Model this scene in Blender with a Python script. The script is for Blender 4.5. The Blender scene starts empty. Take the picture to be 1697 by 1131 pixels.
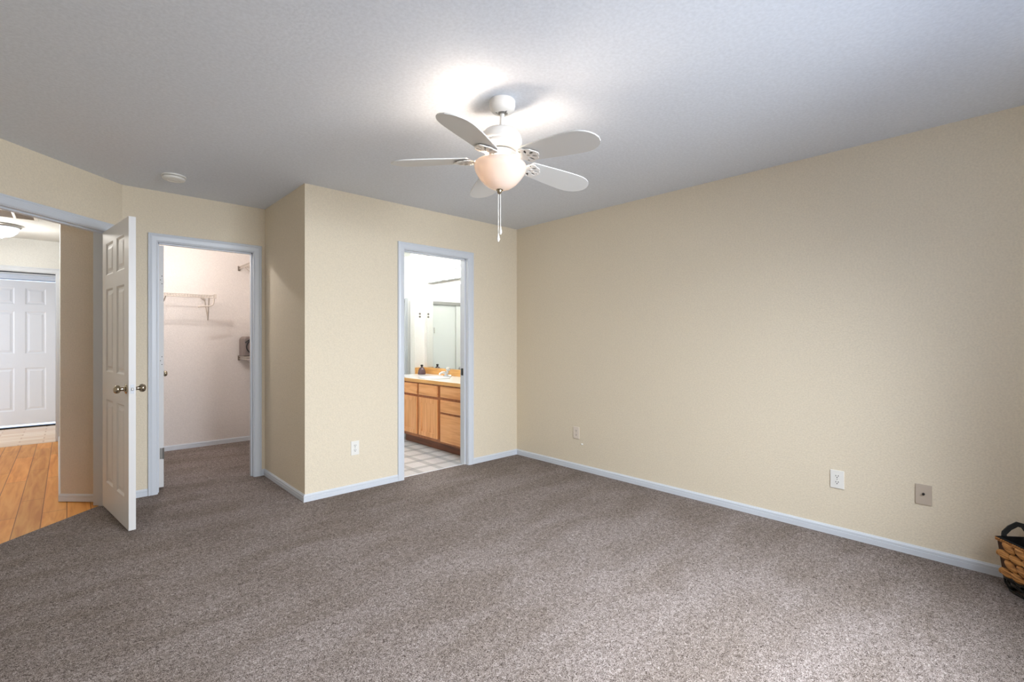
import bpy, bmesh, math, random
from mathutils import Matrix, Vector, noise
random.seed(7)
C = bpy.context.scene.collection
SC = bpy.context.scene
PI = math.pi
R = math.radians

# ------------------------------------------------------------------ camera, world, lights, exposure
CAM_H = 1.2402
cam_d = bpy.data.cameras.new('camera')
cam = bpy.data.objects.new('camera', cam_d); C.objects.link(cam)
cam_d.sensor_width = 36.0
cam_d.lens = 788.6 / 1697 * 36.0
cam_d.shift_y = -1.79 / 1697
cam_d.clip_start = 0.02
cam.location = (0, 0, CAM_H)
cam.rotation_euler = (R(90), 0, -0.752037)
SC.camera = cam

SC.view_settings.view_transform = 'Standard'
SC.view_settings.look = 'None'
SC.view_settings.gamma = 1.0
SC.view_settings.use_curve_mapping = False
SC.view_settings.exposure = 1.33
try:
    SC.cycles.use_denoising = True
    SC.cycles.denoiser = 'OPENIMAGEDENOISE'
    SC.cycles.max_bounces = 10
    SC.cycles.diffuse_bounces = 6
    SC.cycles.sample_clamp_indirect = 6.0
    SC.cycles.caustics_reflective = False
    SC.cycles.caustics_refractive = False
except Exception:
    pass

W = bpy.data.worlds.new('sky'); SC.world = W
W.use_nodes = True
W.node_tree.nodes['Background'].inputs[0].default_value = (0.62, 0.75, 1.0, 1)
W.node_tree.nodes['Background'].inputs[1].default_value = 1.0

def area(name, loc, target, sx, sy, power, col, spread=180):
    l = bpy.data.lights.new(name, 'AREA'); l.shape = 'RECTANGLE'; l.size = sx; l.size_y = sy
    l.energy = power; l.color = col; l.spread = R(spread)
    o = bpy.data.objects.new(name, l); C.objects.link(o); o.location = loc
    o.rotation_euler = (Vector(target) - Vector(loc)).to_track_quat('-Z', 'Y').to_euler()
    return o
def point(name, loc, r, power, col):
    l = bpy.data.lights.new(name, 'POINT'); l.energy = power; l.color = col; l.shadow_soft_size = r
    o = bpy.data.objects.new(name, l); C.objects.link(o); o.location = loc
    return o

# daylight of the bedroom window behind the camera, of the entry's window, the hall and closet lamps, and added fill lamps
area('window_daylight', (1.75, -0.95, 1.95), (1.0, 1.6, 0.58), 2.2, 1.3, 83, (0.87, 0.93, 1.0), 130)
area('bright_sky', (-0.3, -3.5, 3.55), (1.85, -0.45, 1.45), 2.4, 2.4, 60, (0.84, 0.92, 1.0))
area('entry_daylight', (-2.75, 8.75, 1.5), (-0.3, 8.9, 0.7), 1.2, 1.6, 12, (1.0, 0.98, 0.95))
point('hall_dome_lamp', (-0.495, 7.235, 2.26), 0.06, 3.8, (1.0, 0.98, 0.96))
point('hall_fill_light', (-0.55, 5.9, 2.36), 0.08, 7, (1.0, 0.96, 0.90))  # added fill lamp out of view, lifts the open door's face
point('closet_ceiling_lamp', (0.72, 5.55, 2.36), 0.03, 11, (1.0, 0.97, 0.95))
point('bathroom_fill_light', (2.55, 4.75, 2.36), 0.08, 7, (0.97, 0.98, 1.0))  # added fill, brightens the bathroom floor; no fixture there
point('shower_fill_light', (2.75, 6.35, 2.36), 0.08, 9, (0.97, 0.98, 1.0))  # added fill for the dark recess around the shower
FAN_BULB = 120.0          # radiance of the fan's bulbs
VANITY_BULB = 18.0
BOWL_GLOW = 0.07

# ------------------------------------------------------------------ measured plan (metres; camera above the origin)
H = 2.44
XR, YB, XB, YC, XA = 3.570, 3.740, 1.329, 4.744, 0.312
TH = 0.118
CA = XA - YC                      # the angled wall: x - y = CA
def sc(s, c): return ((s + c) / 2, (s - c) / 2)     # s = x + y, c = x - y

# ------------------------------------------------------------------ materials
def lin(c):
    return tuple(((v / 255) / 12.92 if v / 255 <= .04045 else ((v / 255 + .055) / 1.055) ** 2.4) for v in c) + (1,)
def pbsdf(name, col, rough=.5, metal=0, bump=None, spec=.5, emit=None, estr=0, trans=0, bumpd=.002):
    m = bpy.data.materials.new(name); m.use_nodes = True
    nt = m.node_tree; b = nt.nodes['Principled BSDF']
    b.inputs['Base Color'].default_value = lin(col)
    b.inputs['Roughness'].default_value = rough
    b.inputs['Metallic'].default_value = metal
    b.inputs['Specular IOR Level'].default_value = spec
    if trans: b.inputs['Transmission Weight'].default_value = trans
    if emit:
        b.inputs['Emission Color'].default_value = lin(emit); b.inputs['Emission Strength'].default_value = estr
    if bump:
        tc = nt.nodes.new('ShaderNodeTexCoord'); n = nt.nodes.new('ShaderNodeTexNoise'); bp = nt.nodes.new('ShaderNodeBump')
        n.inputs['Scale'].default_value = bump[0]; n.inputs['Detail'].default_value = 3
        bp.inputs['Strength'].default_value = bump[1]; bp.inputs['Distance'].default_value = bumpd
        nt.links.new(tc.outputs['Object'], n.inputs['Vector']); nt.links.new(n.outputs['Fac'], bp.inputs['Height'])
        nt.links.new(bp.outputs['Normal'], b.inputs['Normal'])
    return m
def paint(name, col, var=.05, bump=.45, scale=105, rough=.75):
    """wall paint over a fine orange-peel texture"""
    m = pbsdf(name, col, rough, spec=.25)
    nt = m.node_tree; b = nt.nodes['Principled BSDF']; L = nt.links.new
    tc = nt.nodes.new('ShaderNodeTexCoord')
    n = nt.nodes.new('ShaderNodeTexNoise'); n.inputs['Scale'].default_value = scale; n.inputs['Detail'].default_value = 4
    bp = nt.nodes.new('ShaderNodeBump'); bp.inputs['Strength'].default_value = bump; bp.inputs['Distance'].default_value = .004
    L(tc.outputs['Object'], n.inputs['Vector']); L(n.outputs['Fac'], bp.inputs['Height']); L(bp.outputs['Normal'], b.inputs['Normal'])
    r = nt.nodes.new('ShaderNodeValToRGB'); c = lin(col)
    r.color_ramp.elements[0].position = .3; r.color_ramp.elements[1].position = .7
    r.color_ramp.elements[0].color = tuple(v * (1 - var) for v in c[:3]) + (1,)
    r.color_ramp.elements[1].color = tuple(min(1, v * (1 + var)) for v in c[:3]) + (1,)
    L(n.outputs['Fac'], r.inputs['Fac']); L(r.outputs['Color'], b.inputs['Base Color'])
    return m

M = {}
M['cream'] = paint('cream_wall_paint', (224, 212, 190))
M['ceil'] = paint('ceiling_paint', (219, 224, 232), bump=.2, scale=70)
M['closet'] = paint('closet_wall_paint', (226, 219, 214))
M['cream_shaded'] = paint('passage_cream_shaded', (214, 202, 186))  # cream wall paint with some of the passage's shade put into its colour
M['hall'] = paint('hall_white_paint', (224, 224, 220))
M['bath'] = paint('bathroom_white_paint', (228, 228, 224), bump=.1)
M['trim'] = pbsdf('trim_white_enamel', (210, 215, 222), .38, bump=(40, .04))
M['door'] = pbsdf('door_white_enamel', (222, 221, 220), .42, bump=(60, .05))
M['fan'] = pbsdf('fan_white_enamel', (232, 228, 222), .4, bump=(50, .03))
M['blade'] = pbsdf('fan_blade_white', (222, 222, 220), .45, bump=(30, .05))
M['plast'] = pbsdf('white_plastic', (232, 230, 224), .4, bump=(80, .03))
M['ivory'] = pbsdf('ivory_plastic', (226, 214, 200), .4, bump=(80, .03))
M['beige'] = pbsdf('beige_plastic', (190, 176, 160), .45, bump=(80, .03))
M['sockgrey'] = pbsdf('grey_plastic', (120, 116, 110), .5, bump=(80, .05))
M['leaf_shade'] = pbsdf('leaf_opening_shade', (112, 108, 104), .9, bump=(300, .4))  # grey stands for the shade inside the blade irons' leaf openings
M['dark'] = pbsdf('dark_slot', (22, 20, 18), .7, bump=(80, .05))
M['brass'] = pbsdf('antique_nickel', (168, 157, 138), .22, 1.0, bump=(30, .03))
M['steel'] = pbsdf('hinge_steel', (150, 148, 144), .38, .9, bump=(60, .05))
M['chrome'] = pbsdf('chrome', (225, 228, 232), .08, 1.0, bump=(8, .01))
M['porcelain'] = pbsdf('cultured_marble', (238, 240, 240), .18, bump=(5, .01))
M['acrylic'] = pbsdf('clear_acrylic', (240, 246, 250), .08, trans=.6, bump=(9, .02))
M['soap'] = pbsdf('smoky_mauve_glass', (92, 70, 74), .15, bump=(20, .03))
M['black'] = pbsdf('black_plastic', (16, 15, 15), .45, bump=(60, .1))
M['iron'] = pbsdf('black_iron', (24, 22, 20), .4, .6, bump=(40, .1))
M['cloth'] = pbsdf('black_liner_cloth', (13, 12, 13), .95, bump=(240, .6))
M['strap'] = pbsdf('dark_grey_strap', (44, 45, 44), .85, bump=(300, .6))
M['wire'] = pbsdf('white_coated_wire', (196, 185, 174), .35, bump=(40, .02))
M['bracket'] = pbsdf('shelf_bracket_grey', (120, 108, 98), .5, bump=(40, .05))
M['case'] = pbsdf('grey_hard_case', (128, 116, 112), .55, bump=(200, .2))
M['ventw'] = pbsdf('vent_white_metal', (232, 228, 220), .5, bump=(50, .03))
M['ventd'] = pbsdf('vent_brown_louvre', (112, 98, 84), .8, bump=(80, .2))  # one even brown for the louvres and the backing
M['mirror'] = pbsdf('mirror_silver', (236, 240, 238), .01, 1.0)
M['shower'] = pbsdf('frosted_shower_glass', (204, 207, 203), .35, bump=(120, .25))
M['bulb'] = pbsdf('frosted_bulb', (255, 250, 240), .4, emit=(255, 236, 214), estr=FAN_BULB)
M['vbulb'] = pbsdf('vanity_globe_bulb', (255, 252, 245), .4, emit=(255, 252, 247), estr=VANITY_BULB)
M['dome'] = pbsdf('hall_dome_glass', (222, 232, 244), .25, emit=(206, 226, 255), estr=.38)

def mat_bowl():
    m = bpy.data.materials.new('alabaster_glass'); m.use_nodes = True; nt = m.node_tree; L = nt.links.new
    for n in list(nt.nodes): nt.nodes.remove(n)
    out = nt.nodes.new('ShaderNodeOutputMaterial'); tr = nt.nodes.new('ShaderNodeBsdfTranslucent'); df = nt.nodes.new('ShaderNodeBsdfPrincipled')
    mx = nt.nodes.new('ShaderNodeMixShader'); mx.inputs[0].default_value = .75
    tc = nt.nodes.new('ShaderNodeTexCoord'); n = nt.nodes.new('ShaderNodeTexNoise'); n.inputs['Scale'].default_value = 9; n.inputs['Detail'].default_value = 3
    n.inputs['Distortion'].default_value = 1.2
    rp = nt.nodes.new('ShaderNodeValToRGB')
    rp.color_ramp.elements[0].color = lin((250, 226, 204)); rp.color_ramp.elements[1].color = lin((255, 240, 226))
    L(tc.outputs['Object'], n.inputs['Vector']); L(n.outputs['Fac'], rp.inputs['Fac'])
    dim = nt.nodes.new('ShaderNodeMix'); dim.data_type = 'RGBA'; dim.blend_type = 'MULTIPLY'; dim.inputs[0].default_value = 1
    dim.inputs[7].default_value = (.25, .245, .24, 1)
    L(rp.outputs['Color'], dim.inputs[6]); L(dim.outputs[2], tr.inputs['Color'])
    df.inputs['Base Color'].default_value = lin((244, 236, 228)); df.inputs['Roughness'].default_value = .25
    L(rp.outputs['Color'], df.inputs['Emission Color']); df.inputs['Emission Strength'].default_value = BOWL_GLOW
    L(df.outputs[0], mx.inputs[2]); L(tr.outputs[0], mx.inputs[1]); mx.inputs[0].default_value = .62
    L(mx.outputs[0], out.inputs[0])
    return m
M['bowl'] = mat_bowl()

def mat_carpet():
    m = bpy.data.materials.new('carpet_pile'); m.use_nodes = True; nt = m.node_tree; L = nt.links.new
    b = nt.nodes['Principled BSDF']; b.inputs['Roughness'].default_value = .95; b.inputs['Specular IOR Level'].default_value = .05
    tc = nt.nodes.new('ShaderNodeTexCoord')
    n1 = nt.nodes.new('ShaderNodeTexNoise'); n1.inputs['Scale'].default_value = 150; n1.inputs['Detail'].default_value = 3; n1.inputs['Distortion'].default_value = 2.2
    r1 = nt.nodes.new('ShaderNodeValToRGB'); e = r1.color_ramp.elements
    e[0].position = .37; e[0].color = lin((64, 55, 50)); e[1].position = .62; e[1].color = lin((184, 174, 169))
    k = e.new(.5); k.color = lin((136, 125, 118))
    n2 = nt.nodes.new('ShaderNodeTexNoise'); n2.inputs['Scale'].default_value = 42; n2.inputs['Detail'].default_value = 3; n2.inputs['Distortion'].default_value = .6
    r2 = nt.nodes.new('ShaderNodeValToRGB'); e = r2.color_ramp.elements
    e[0].position = .33; e[0].color = (.84, .83, .82, 1); e[1].position = .66; e[1].color = (1.13, 1.13, 1.13, 1)
    mp = nt.nodes.new('ShaderNodeMapping'); mp.inputs['Rotation'].default_value = (0, 0, .07); mp.inputs['Scale'].default_value = (1.0, 2.7, 1)
    n3 = nt.nodes.new('ShaderNodeTexNoise'); n3.inputs['Scale'].default_value = 1.5; n3.inputs['Detail'].default_value = 3; n3.inputs['Distortion'].default_value = .5
    r3 = nt.nodes.new('ShaderNodeValToRGB'); e = r3.color_ramp.elements
    e[0].position = .35; e[0].color = (.88, .86, .835, 1); e[1].position = .62; e[1].color = (1.08, 1.08, 1.10, 1)
    L(tc.outputs['Object'], n1.inputs['Vector']); L(tc.outputs['Object'], n2.inputs['Vector'])
    L(tc.outputs['Object'], mp.inputs['Vector']); L(mp.outputs[0], n3.inputs['Vector'])
    for a_, b_ in ((n1, r1), (n2, r2), (n3, r3)): L(a_.outputs['Fac'], b_.inputs['Fac'])
    def mul(x, y):
        q = nt.nodes.new('ShaderNodeMix'); q.data_type = 'RGBA'; q.blend_type = 'MULTIPLY'; q.inputs[0].default_value = 1
        L(x, q.inputs[6]); L(y, q.inputs[7]); return q.outputs[2]
    L(mul(mul(r1.outputs[0], r2.outputs[0]), r3.outputs[0]), b.inputs['Base Color'])
    bp = nt.nodes.new('ShaderNodeBump'); bp.inputs['Strength'].default_value = .7; bp.inputs['Distance'].default_value = .008
    L(n1.outputs['Fac'], bp.inputs['Height']); L(bp.outputs['Normal'], b.inputs['Normal'])
    return m
M['carpet'] = mat_carpet()

def mat_wood(name, c0, c1, c2, axis, scale=1.0, rough=.35, plank=None, seam=(90, 52, 22)):
    """wood grain stretched along AXIS; PLANK = (width axis, width, board length) draws the board seams of a floor"""
    m = bpy.data.materials.new(name); m.use_nodes = True; nt = m.node_tree; L = nt.links.new
    b = nt.nodes['Principled BSDF']; b.inputs['Roughness'].default_value = rough
    tc = nt.nodes.new('ShaderNodeTexCoord'); mp = nt.nodes.new('ShaderNodeMapping')
    s = [14 * scale] * 3; s['xyz'.index(axis)] = 1.1 * scale; mp.inputs['Scale'].default_value = s
    n = nt.nodes.new('ShaderNodeTexNoise'); n.inputs['Scale'].default_value = 2.2; n.inputs['Detail'].default_value = 5; n.inputs['Distortion'].default_value = .8
    r = nt.nodes.new('ShaderNodeValToRGB'); e = r.color_ramp.elements
    e[0].position = .3; e[0].color = lin(c0); e[1].position = .72; e[1].color = lin(c2); k = e.new(.5); k.color = lin(c1)
    L(tc.outputs['Object'], mp.inputs[0]); L(mp.outputs[0], n.inputs['Vector']); L(n.outputs['Fac'], r.inputs['Fac'])
    col = r.outputs[0]
    if plank:
        br = nt.nodes.new('ShaderNodeTexBrick'); mp2 = nt.nodes.new('ShaderNodeMapping'); mp2.inputs['Rotation'].default_value = (0, 0, R(90))
        br.inputs['Color1'].default_value = (.86, .86, .86, 1); br.inputs['Color2'].default_value = (1.1, 1.08, 1.04, 1); br.inputs['Mortar'].default_value = (.4, .3, .22, 1)
        br.inputs['Scale'].default_value = 1; br.inputs['Brick Width'].default_value = plank[1]; br.inputs['Row Height'].default_value = plank[0]
        br.inputs['Mortar Size'].default_value = .0025; br.offset = .37
        L(tc.outputs['Object'], mp2.inputs[0]); L(mp2.outputs[0], br.inputs['Vector'])
        q = nt.nodes.new('ShaderNodeMix'); q.data_type = 'RGBA'; q.blend_type = 'MULTIPLY'; q.inputs[0].default_value = 1
        L(col, q.inputs[6]); L(br.outputs['Color'], q.inputs[7]); col = q.outputs[2]
    L(col, b.inputs['Base Color'])
    return m
M['maple_v'] = mat_wood('maple_upright_grain', (214, 146, 88), (232, 168, 110), (242, 184, 128), 'z')
M['maple_h'] = mat_wood('maple_level_grain', (214, 146, 88), (232, 168, 110), (242, 184, 128), 'y')
M['maple_shade'] = mat_wood('maple_frame_gap_shade', (150, 92, 52), (170, 106, 62), (184, 120, 74), 'z')  # cabinet maple darkened: shade of the door gaps put into the frame's colour
M['maple_edge'] = mat_wood('maple_edge_band', (206, 150, 84), (222, 168, 100), (232, 182, 116), 'y')
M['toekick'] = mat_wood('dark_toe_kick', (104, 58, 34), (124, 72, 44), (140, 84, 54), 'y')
M['plank'] = mat_wood('honey_plank_floor', (214, 140, 62), (230, 160, 80), (240, 178, 98), 'y', .8, .55, plank=(.13, 1.2))

def mat_vinyl():
    m = bpy.data.materials.new('vinyl_tile_pattern'); m.use_nodes = True; nt = m.node_tree; L = nt.links.new
    b = nt.nodes['Principled BSDF']; b.inputs['Roughness'].default_value = .25
    tc = nt.nodes.new('ShaderNodeTexCoord'); sx = nt.nodes.new('ShaderNodeSeparateXYZ'); L(tc.outputs['Object'], sx.inputs[0])
    def mt(op, a, v):
        n = nt.nodes.new('ShaderNodeMath'); n.operation = op
        if isinstance(a, (int, float)): n.inputs[0].default_value = a
        else: L(a, n.inputs[0])
        if v is not None:
            if isinstance(v, (int, float)): n.inputs[1].default_value = v
            else: L(v, n.inputs[1])
        return n.outputs[0]
    def band(o, off, p, w): return mt('LESS_THAN', mt('FRACT', mt('DIVIDE', mt('ADD', o, off), p), None), w)
    bx_, by_ = band(sx.outputs[0], .1246, .2286, .28), band(sx.outputs[1], .1468, .2286, .28)
    tot = mt('MULTIPLY', mt('ADD', bx_, by_), .5)
    n = nt.nodes.new('ShaderNodeTexNoise'); n.inputs['Scale'].default_value = 60; n.inputs['Detail'].default_value = 3; L(tc.outputs['Object'], n.inputs['Vector'])
    r = nt.nodes.new('ShaderNodeValToRGB'); e = r.color_ramp.elements; r.color_ramp.interpolation = 'CONSTANT'
    e[0].position = 0; e[0].color = lin((232, 236, 238)); e[1].position = .9; e[1].color = lin((184, 190, 194)); k = e.new(.4); k.color = lin((202, 207, 210))
    L(tot, r.inputs['Fac'])
    q = nt.nodes.new('ShaderNodeMix'); q.data_type = 'RGBA'; q.blend_type = 'MULTIPLY'; q.inputs[0].default_value = .25
    L(r.outputs[0], q.inputs[6]); L(n.outputs['Fac'], q.inputs[7]); L(q.outputs[2], b.inputs['Base Color'])
    return m
M['vinyl'] = mat_vinyl()

def mat_tile():
    m = bpy.data.materials.new('entry_brick_tile'); m.use_nodes = True; nt = m.node_tree; L = nt.links.new
    b = nt.nodes['Principled BSDF']; b.inputs['Roughness'].default_value = .4
    tc = nt.nodes.new('ShaderNodeTexCoord'); br = nt.nodes.new('ShaderNodeTexBrick')
    br.inputs['Color1'].default_value = lin((222, 190, 158)); br.inputs['Color2'].default_value = lin((236, 214, 190)); br.inputs['Mortar'].default_value = lin((206, 172, 140))
    br.inputs['Scale'].default_value = 1; br.inputs['Brick Width'].default_value = .42; br.inputs['Row Height'].default_value = .14; br.inputs['Mortar Size'].default_value = .008
    L(tc.outputs['Object'], br.inputs['Vector']); L(br.outputs['Color'], b.inputs['Base Color'])
    return m
M['tile'] = mat_tile()

def mat_hyacinth():
    m = bpy.data.materials.new('braided_water_hyacinth'); m.use_nodes = True; nt = m.node_tree; L = nt.links.new
    b = nt.nodes['Principled BSDF']; b.inputs['Roughness'].default_value = .6
    tc = nt.nodes.new('ShaderNodeTexCoord'); mp = nt.nodes.new('ShaderNodeMapping'); mp.inputs['Scale'].default_value = (14, 14, 190)
    n = nt.nodes.new('ShaderNodeTexNoise'); n.inputs['Scale'].default_value = 1; n.inputs['Detail'].default_value = 3
    r = nt.nodes.new('ShaderNodeValToRGB'); e = r.color_ramp.elements
    e[0].position = .32; e[0].color = lin((116, 70, 30)); e[1].position = .68; e[1].color = lin((216, 160, 92)); k = e.new(.48); k.color = lin((184, 124, 62))
    bp = nt.nodes.new('ShaderNodeBump'); bp.inputs['Strength'].default_value = .8; bp.inputs['Distance'].default_value = .003
    L(tc.outputs['Object'], mp.inputs[0]); L(mp.outputs[0], n.inputs['Vector']); L(n.outputs['Fac'], r.inputs['Fac']); L(r.outputs[0], b.inputs['Base Color'])
    L(n.outputs['Fac'], bp.inputs['Height']); L(bp.outputs['Normal'], b.inputs['Normal'])
    return m
M['weave'] = mat_hyacinth()
M['shade_weave'] = pbsdf('weave_groove_shade', (62, 36, 18), .8, bump=(160, .4))  # dark backing: shade of the grooves between braids put into the colour

# ------------------------------------------------------------------ mesh helpers
class MB:
    def __init__(s, mat=None): s.bm = bmesh.new(); s.m = mat or Matrix.Identity(4)
    def v(s, p): return s.bm.verts.new(s.m @ Vector(p))
    def face(s, vs):
        try: return s.bm.faces.new(vs)
        except ValueError: return None
    def box(s, x0, x1, y0, y1, z0, z1, bev=0):
        t = bmesh.new(); bmesh.ops.create_cube(t, size=1)
        for q in t.verts: q.co = Vector(((x0 + x1) / 2 + q.co.x * (x1 - x0), (y0 + y1) / 2 + q.co.y * (y1 - y0), (z0 + z1) / 2 + q.co.z * (z1 - z0)))
        if bev: bmesh.ops.bevel(t, geom=list(t.edges), offset=bev, segments=2, affect='EDGES', profile=.6)
        s.merge(t); return s
    def merge(s, t, M2=None):
        mp = {}
        for q in t.verts: mp[q] = s.v((M2 @ q.co) if M2 else q.co)
        for f in t.faces: s.face([mp[q] for q in f.verts])
        t.free()
    def prism(s, poly, z0, z1):
        a = [s.v((x, y, z0)) for x, y in poly]; b = [s.v((x, y, z1)) for x, y in poly]; n = len(poly)
        s.face(a[::-1]); s.face(b)
        for i in range(n): s.face([a[i], a[(i + 1) % n], b[(i + 1) % n], b[i]])
        return s
    def lathe(s, prof, seg=40, c=(0, 0, 0), closed=False):
        rings = []
        for r, z in prof:
            if r < 1e-5: rings.append([s.v((c[0], c[1], c[2] + z))])
            else: rings.append([s.v((c[0] + r * math.cos(2 * PI * i / seg), c[1] + r * math.sin(2 * PI * i / seg), c[2] + z)) for i in range(seg)])
        for a, b in zip(rings, rings[1:]):
            for i in range(seg):
                j = (i + 1) % seg
                if len(a) == 1 and len(b) > 1: s.face([a[0], b[j], b[i]])
                elif len(b) == 1 and len(a) > 1: s.face([a[i], a[j], b[0]])
                elif len(a) > 1: s.face([a[i], a[j], b[j], b[i]])
        return s
    def tube(s, pts, r, seg=10, cap=True):
        pts = [Vector(p) for p in pts]; rings = []; up = None
        rs = r if isinstance(r, (list, tuple)) else [r] * len(pts)
        for i, p in enumerate(pts):
            d = (pts[min(i + 1, len(pts) - 1)] - pts[max(i - 1, 0)]).normalized()
            if up is None: up = Vector((0, 0, 1)) if abs(d.z) < .9 else Vector((1, 0, 0))
            a = d.cross(up).normalized(); up = a.cross(d).normalized()
            rings.append([s.v(p + (a * math.cos(2 * PI * k / seg) + up * math.sin(2 * PI * k / seg)) * rs[i]) for k in range(seg)])
        for a, b in zip(rings, rings[1:]):
            for k in range(seg): s.face([a[k], a[(k + 1) % seg], b[(k + 1) % seg], b[k]])
        if cap: s.face(rings[0][::-1]); s.face(rings[-1])
        return s
    def ball(s, c, rx, ry=None, rz=None, u=20, v=12, M2=None):
        t = bmesh.new(); bmesh.ops.create_uvsphere(t, u_segments=u, v_segments=v, radius=1)
        ry = ry or rx; rz = rz or rx
        for q in t.verts: q.co = Vector((q.co.x * rx, q.co.y * ry, q.co.z * rz))
        s.merge(t, Matrix.Translation(c) @ (M2 or Matrix.Identity(4))); return s
    def sweep_open(s, prof, w, h):
        """a door casing: profile (outward offset, thickness) swept up one side, over the head and down the other"""
        rows = [[s.v((-o, t, 0)), s.v((-o, t, h + o)), s.v((w + o, t, h + o)), s.v((w + o, t, 0))] for o, t in prof]
        for a, b in zip(rows, rows[1:]):
            for k in range(3): s.face([a[k], a[k + 1], b[k + 1], b[k]])
        s.face([r[0] for r in rows]); s.face([r[3] for r in rows][::-1])
        return s
    def sweep_line(s, prof, pts):
        """a skirting: profile (distance from wall, height) swept along a polyline on the floor, room on the left"""
        P = [Vector((x, y)) for x, y in pts]; cols = []
        for i, p in enumerate(P):
            d0 = (P[i] - P[i - 1]).normalized() if i else None
            d1 = (P[i + 1] - P[i]).normalized() if i < len(P) - 1 else None
            d0 = d0 or d1; d1 = d1 or d0
            n0, n1 = Vector((-d0.y, d0.x)), Vector((-d1.y, d1.x)); n = (n0 + n1); n = n / (n.dot(n0) or 1)
            cols.append([s.v((p.x + n.x * t, p.y + n.y * t, z)) for t, z in prof])
        for a, b in zip(cols, cols[1:]):
            for k in range(len(prof) - 1): s.face([a[k], a[k + 1], b[k + 1], b[k]])
        s.face(cols[0]); s.face(cols[-1][::-1])
        return s
    def obj(s, name, mat, parent=None, smooth=None, loc=None):
        bmesh.ops.remove_doubles(s.bm, verts=s.bm.verts, dist=1e-6)
        bmesh.ops.recalc_face_normals(s.bm, faces=s.bm.faces)
        me = bpy.data.meshes.new(name)
        if loc is not None:
            L_ = Vector(loc)
            for q in s.bm.verts: q.co -= L_
        s.bm.to_mesh(me); s.bm.free()
        me.materials.append(M[mat] if isinstance(mat, str) else mat)
        if smooth:
            for p in me.polygons: p.use_smooth = True
            me.set_sharp_from_angle(angle=R(smooth))
        o = bpy.data.objects.new(name, me); C.objects.link(o)
        if loc is not None: o.location = loc
        if parent: o.parent = parent
        return o

def tag(o, label, cat, group=None, kind=None):
    if label: o['label'] = label
    if cat: o['category'] = cat
    if group: o['group'] = group
    if kind: o['kind'] = kind
    return o
def struct(o): o['kind'] = 'structure'; return o
def empty(name, loc, rz=0):
    o = bpy.data.objects.new(name, None); C.objects.link(o); o.location = loc; o.rotation_euler = (0, 0, rz); o.empty_display_size = .1
    return o
def copy_tree(o, parent=None):
    c = o.copy(); C.objects.link(c); c.parent = parent
    for ch in list(o.children): copy_tree(ch, c)
    return c
def frame(ox, oy, ux, uy, nx, ny, oz=0):
    """local axes: x along the wall, y out of the wall, z up"""
    return Matrix(((ux, nx, 0, ox), (uy, ny, 0, oy), (0, 0, 1, oz), (0, 0, 0, 1)))

# ------------------------------------------------------------------ walls
def wall(name, p0, p1, th, mat, openings=(), h=H, left=True):
    """from p0 to p1, body on the LEFT (or right) of that direction; openings are (from, to, sill, head)"""
    d = Vector((p1[0] - p0[0], p1[1] - p0[1])); L_ = d.length; d /= L_
    n = Vector((-d.y, d.x)) * (1 if left else -1)
    mb = MB(frame(p0[0], p0[1], d.x, d.y, n.x, n.y))
    x = 0
    for a, b, z0, z1 in openings:
        if a > x: mb.box(x, a, 0, th, 0, h)
        if z0 > 0: mb.box(a, b, 0, th, 0, z0)
        if z1 < h: mb.box(a, b, 0, th, z1, h)
        x = b
    if x < L_: mb.box(x, L_, 0, th, 0, h)
    return struct(mb.obj(name, mat))
J = .017           # jamb board
BD = (2.187, 2.899, 2.043)      # bathroom opening x0, x1, head
CD = (0.536, 1.233, 2.030)      # closet opening
wall('wall_right', (XR, -.57), (XR, YB + TH), .12, 'cream', left=False)
wall('wall_back', (XB, YB), (XR, YB), TH, 'cream', [(BD[0] - J - XB, BD[1] + J - XB, 0, BD[2] + J)])
wall('wall_side', (XB, YB + TH), (XB, YC + TH), TH, 'cream', left=False)
wall('wall_closet', (XA, YC), (XB, YC), TH, 'cream', [(CD[0] - J - XA, CD[1] + J - XA, 0, CD[2] + J)])
S2 = math.sqrt(2)
S1, S0 = 4.890, 4.890 - .775 * S2       # entry jamb faces along the angled wall
AW0 = (-.80, -.80 - CA)
wall('wall_angled', AW0, (XA, YC), .115, 'cream',
     [((S0 - (AW0[0] + AW0[1])) / S2 - J, (S1 - (AW0[0] + AW0[1])) / S2 + J, 0, 2.045 + J)])
wall('wall_left', (-.80, -.57), (-.80, AW0[1]), .12, 'cream')
wall('wall_front', (-.92, -.45), (XR + .12, -.45), .12, 'cream', [(1.82, 3.62, .75, 2.12)], left=False)
# closet
wall('wall_closet_left', (.33, YC + TH), (.33, 6.63), .115, 'closet')
wall('wall_closet_back', (.33, 6.51), (1.83, 6.51), .12, 'closet')
wall('wall_closet_right', (1.83, YB + TH), (1.83, 6.63), .115, 'closet', left=False)

# bathroom
wall('wall_bathroom_right', (XR, YB + TH), (XR, 6.9), .12, 'bath', left=False)
wall('wall_bathroom_left', (1.99, YB + TH), (1.99, 6.9), .045, 'bath')
wall('wall_bathroom_back', (1.945, 6.78), (XR, 6.78), .12, 'bath')
YP, XP = 5.573, 3.417
wall('wall_bathroom_partition', (XP, YP), (XR, YP), .11, 'bath')
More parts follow.
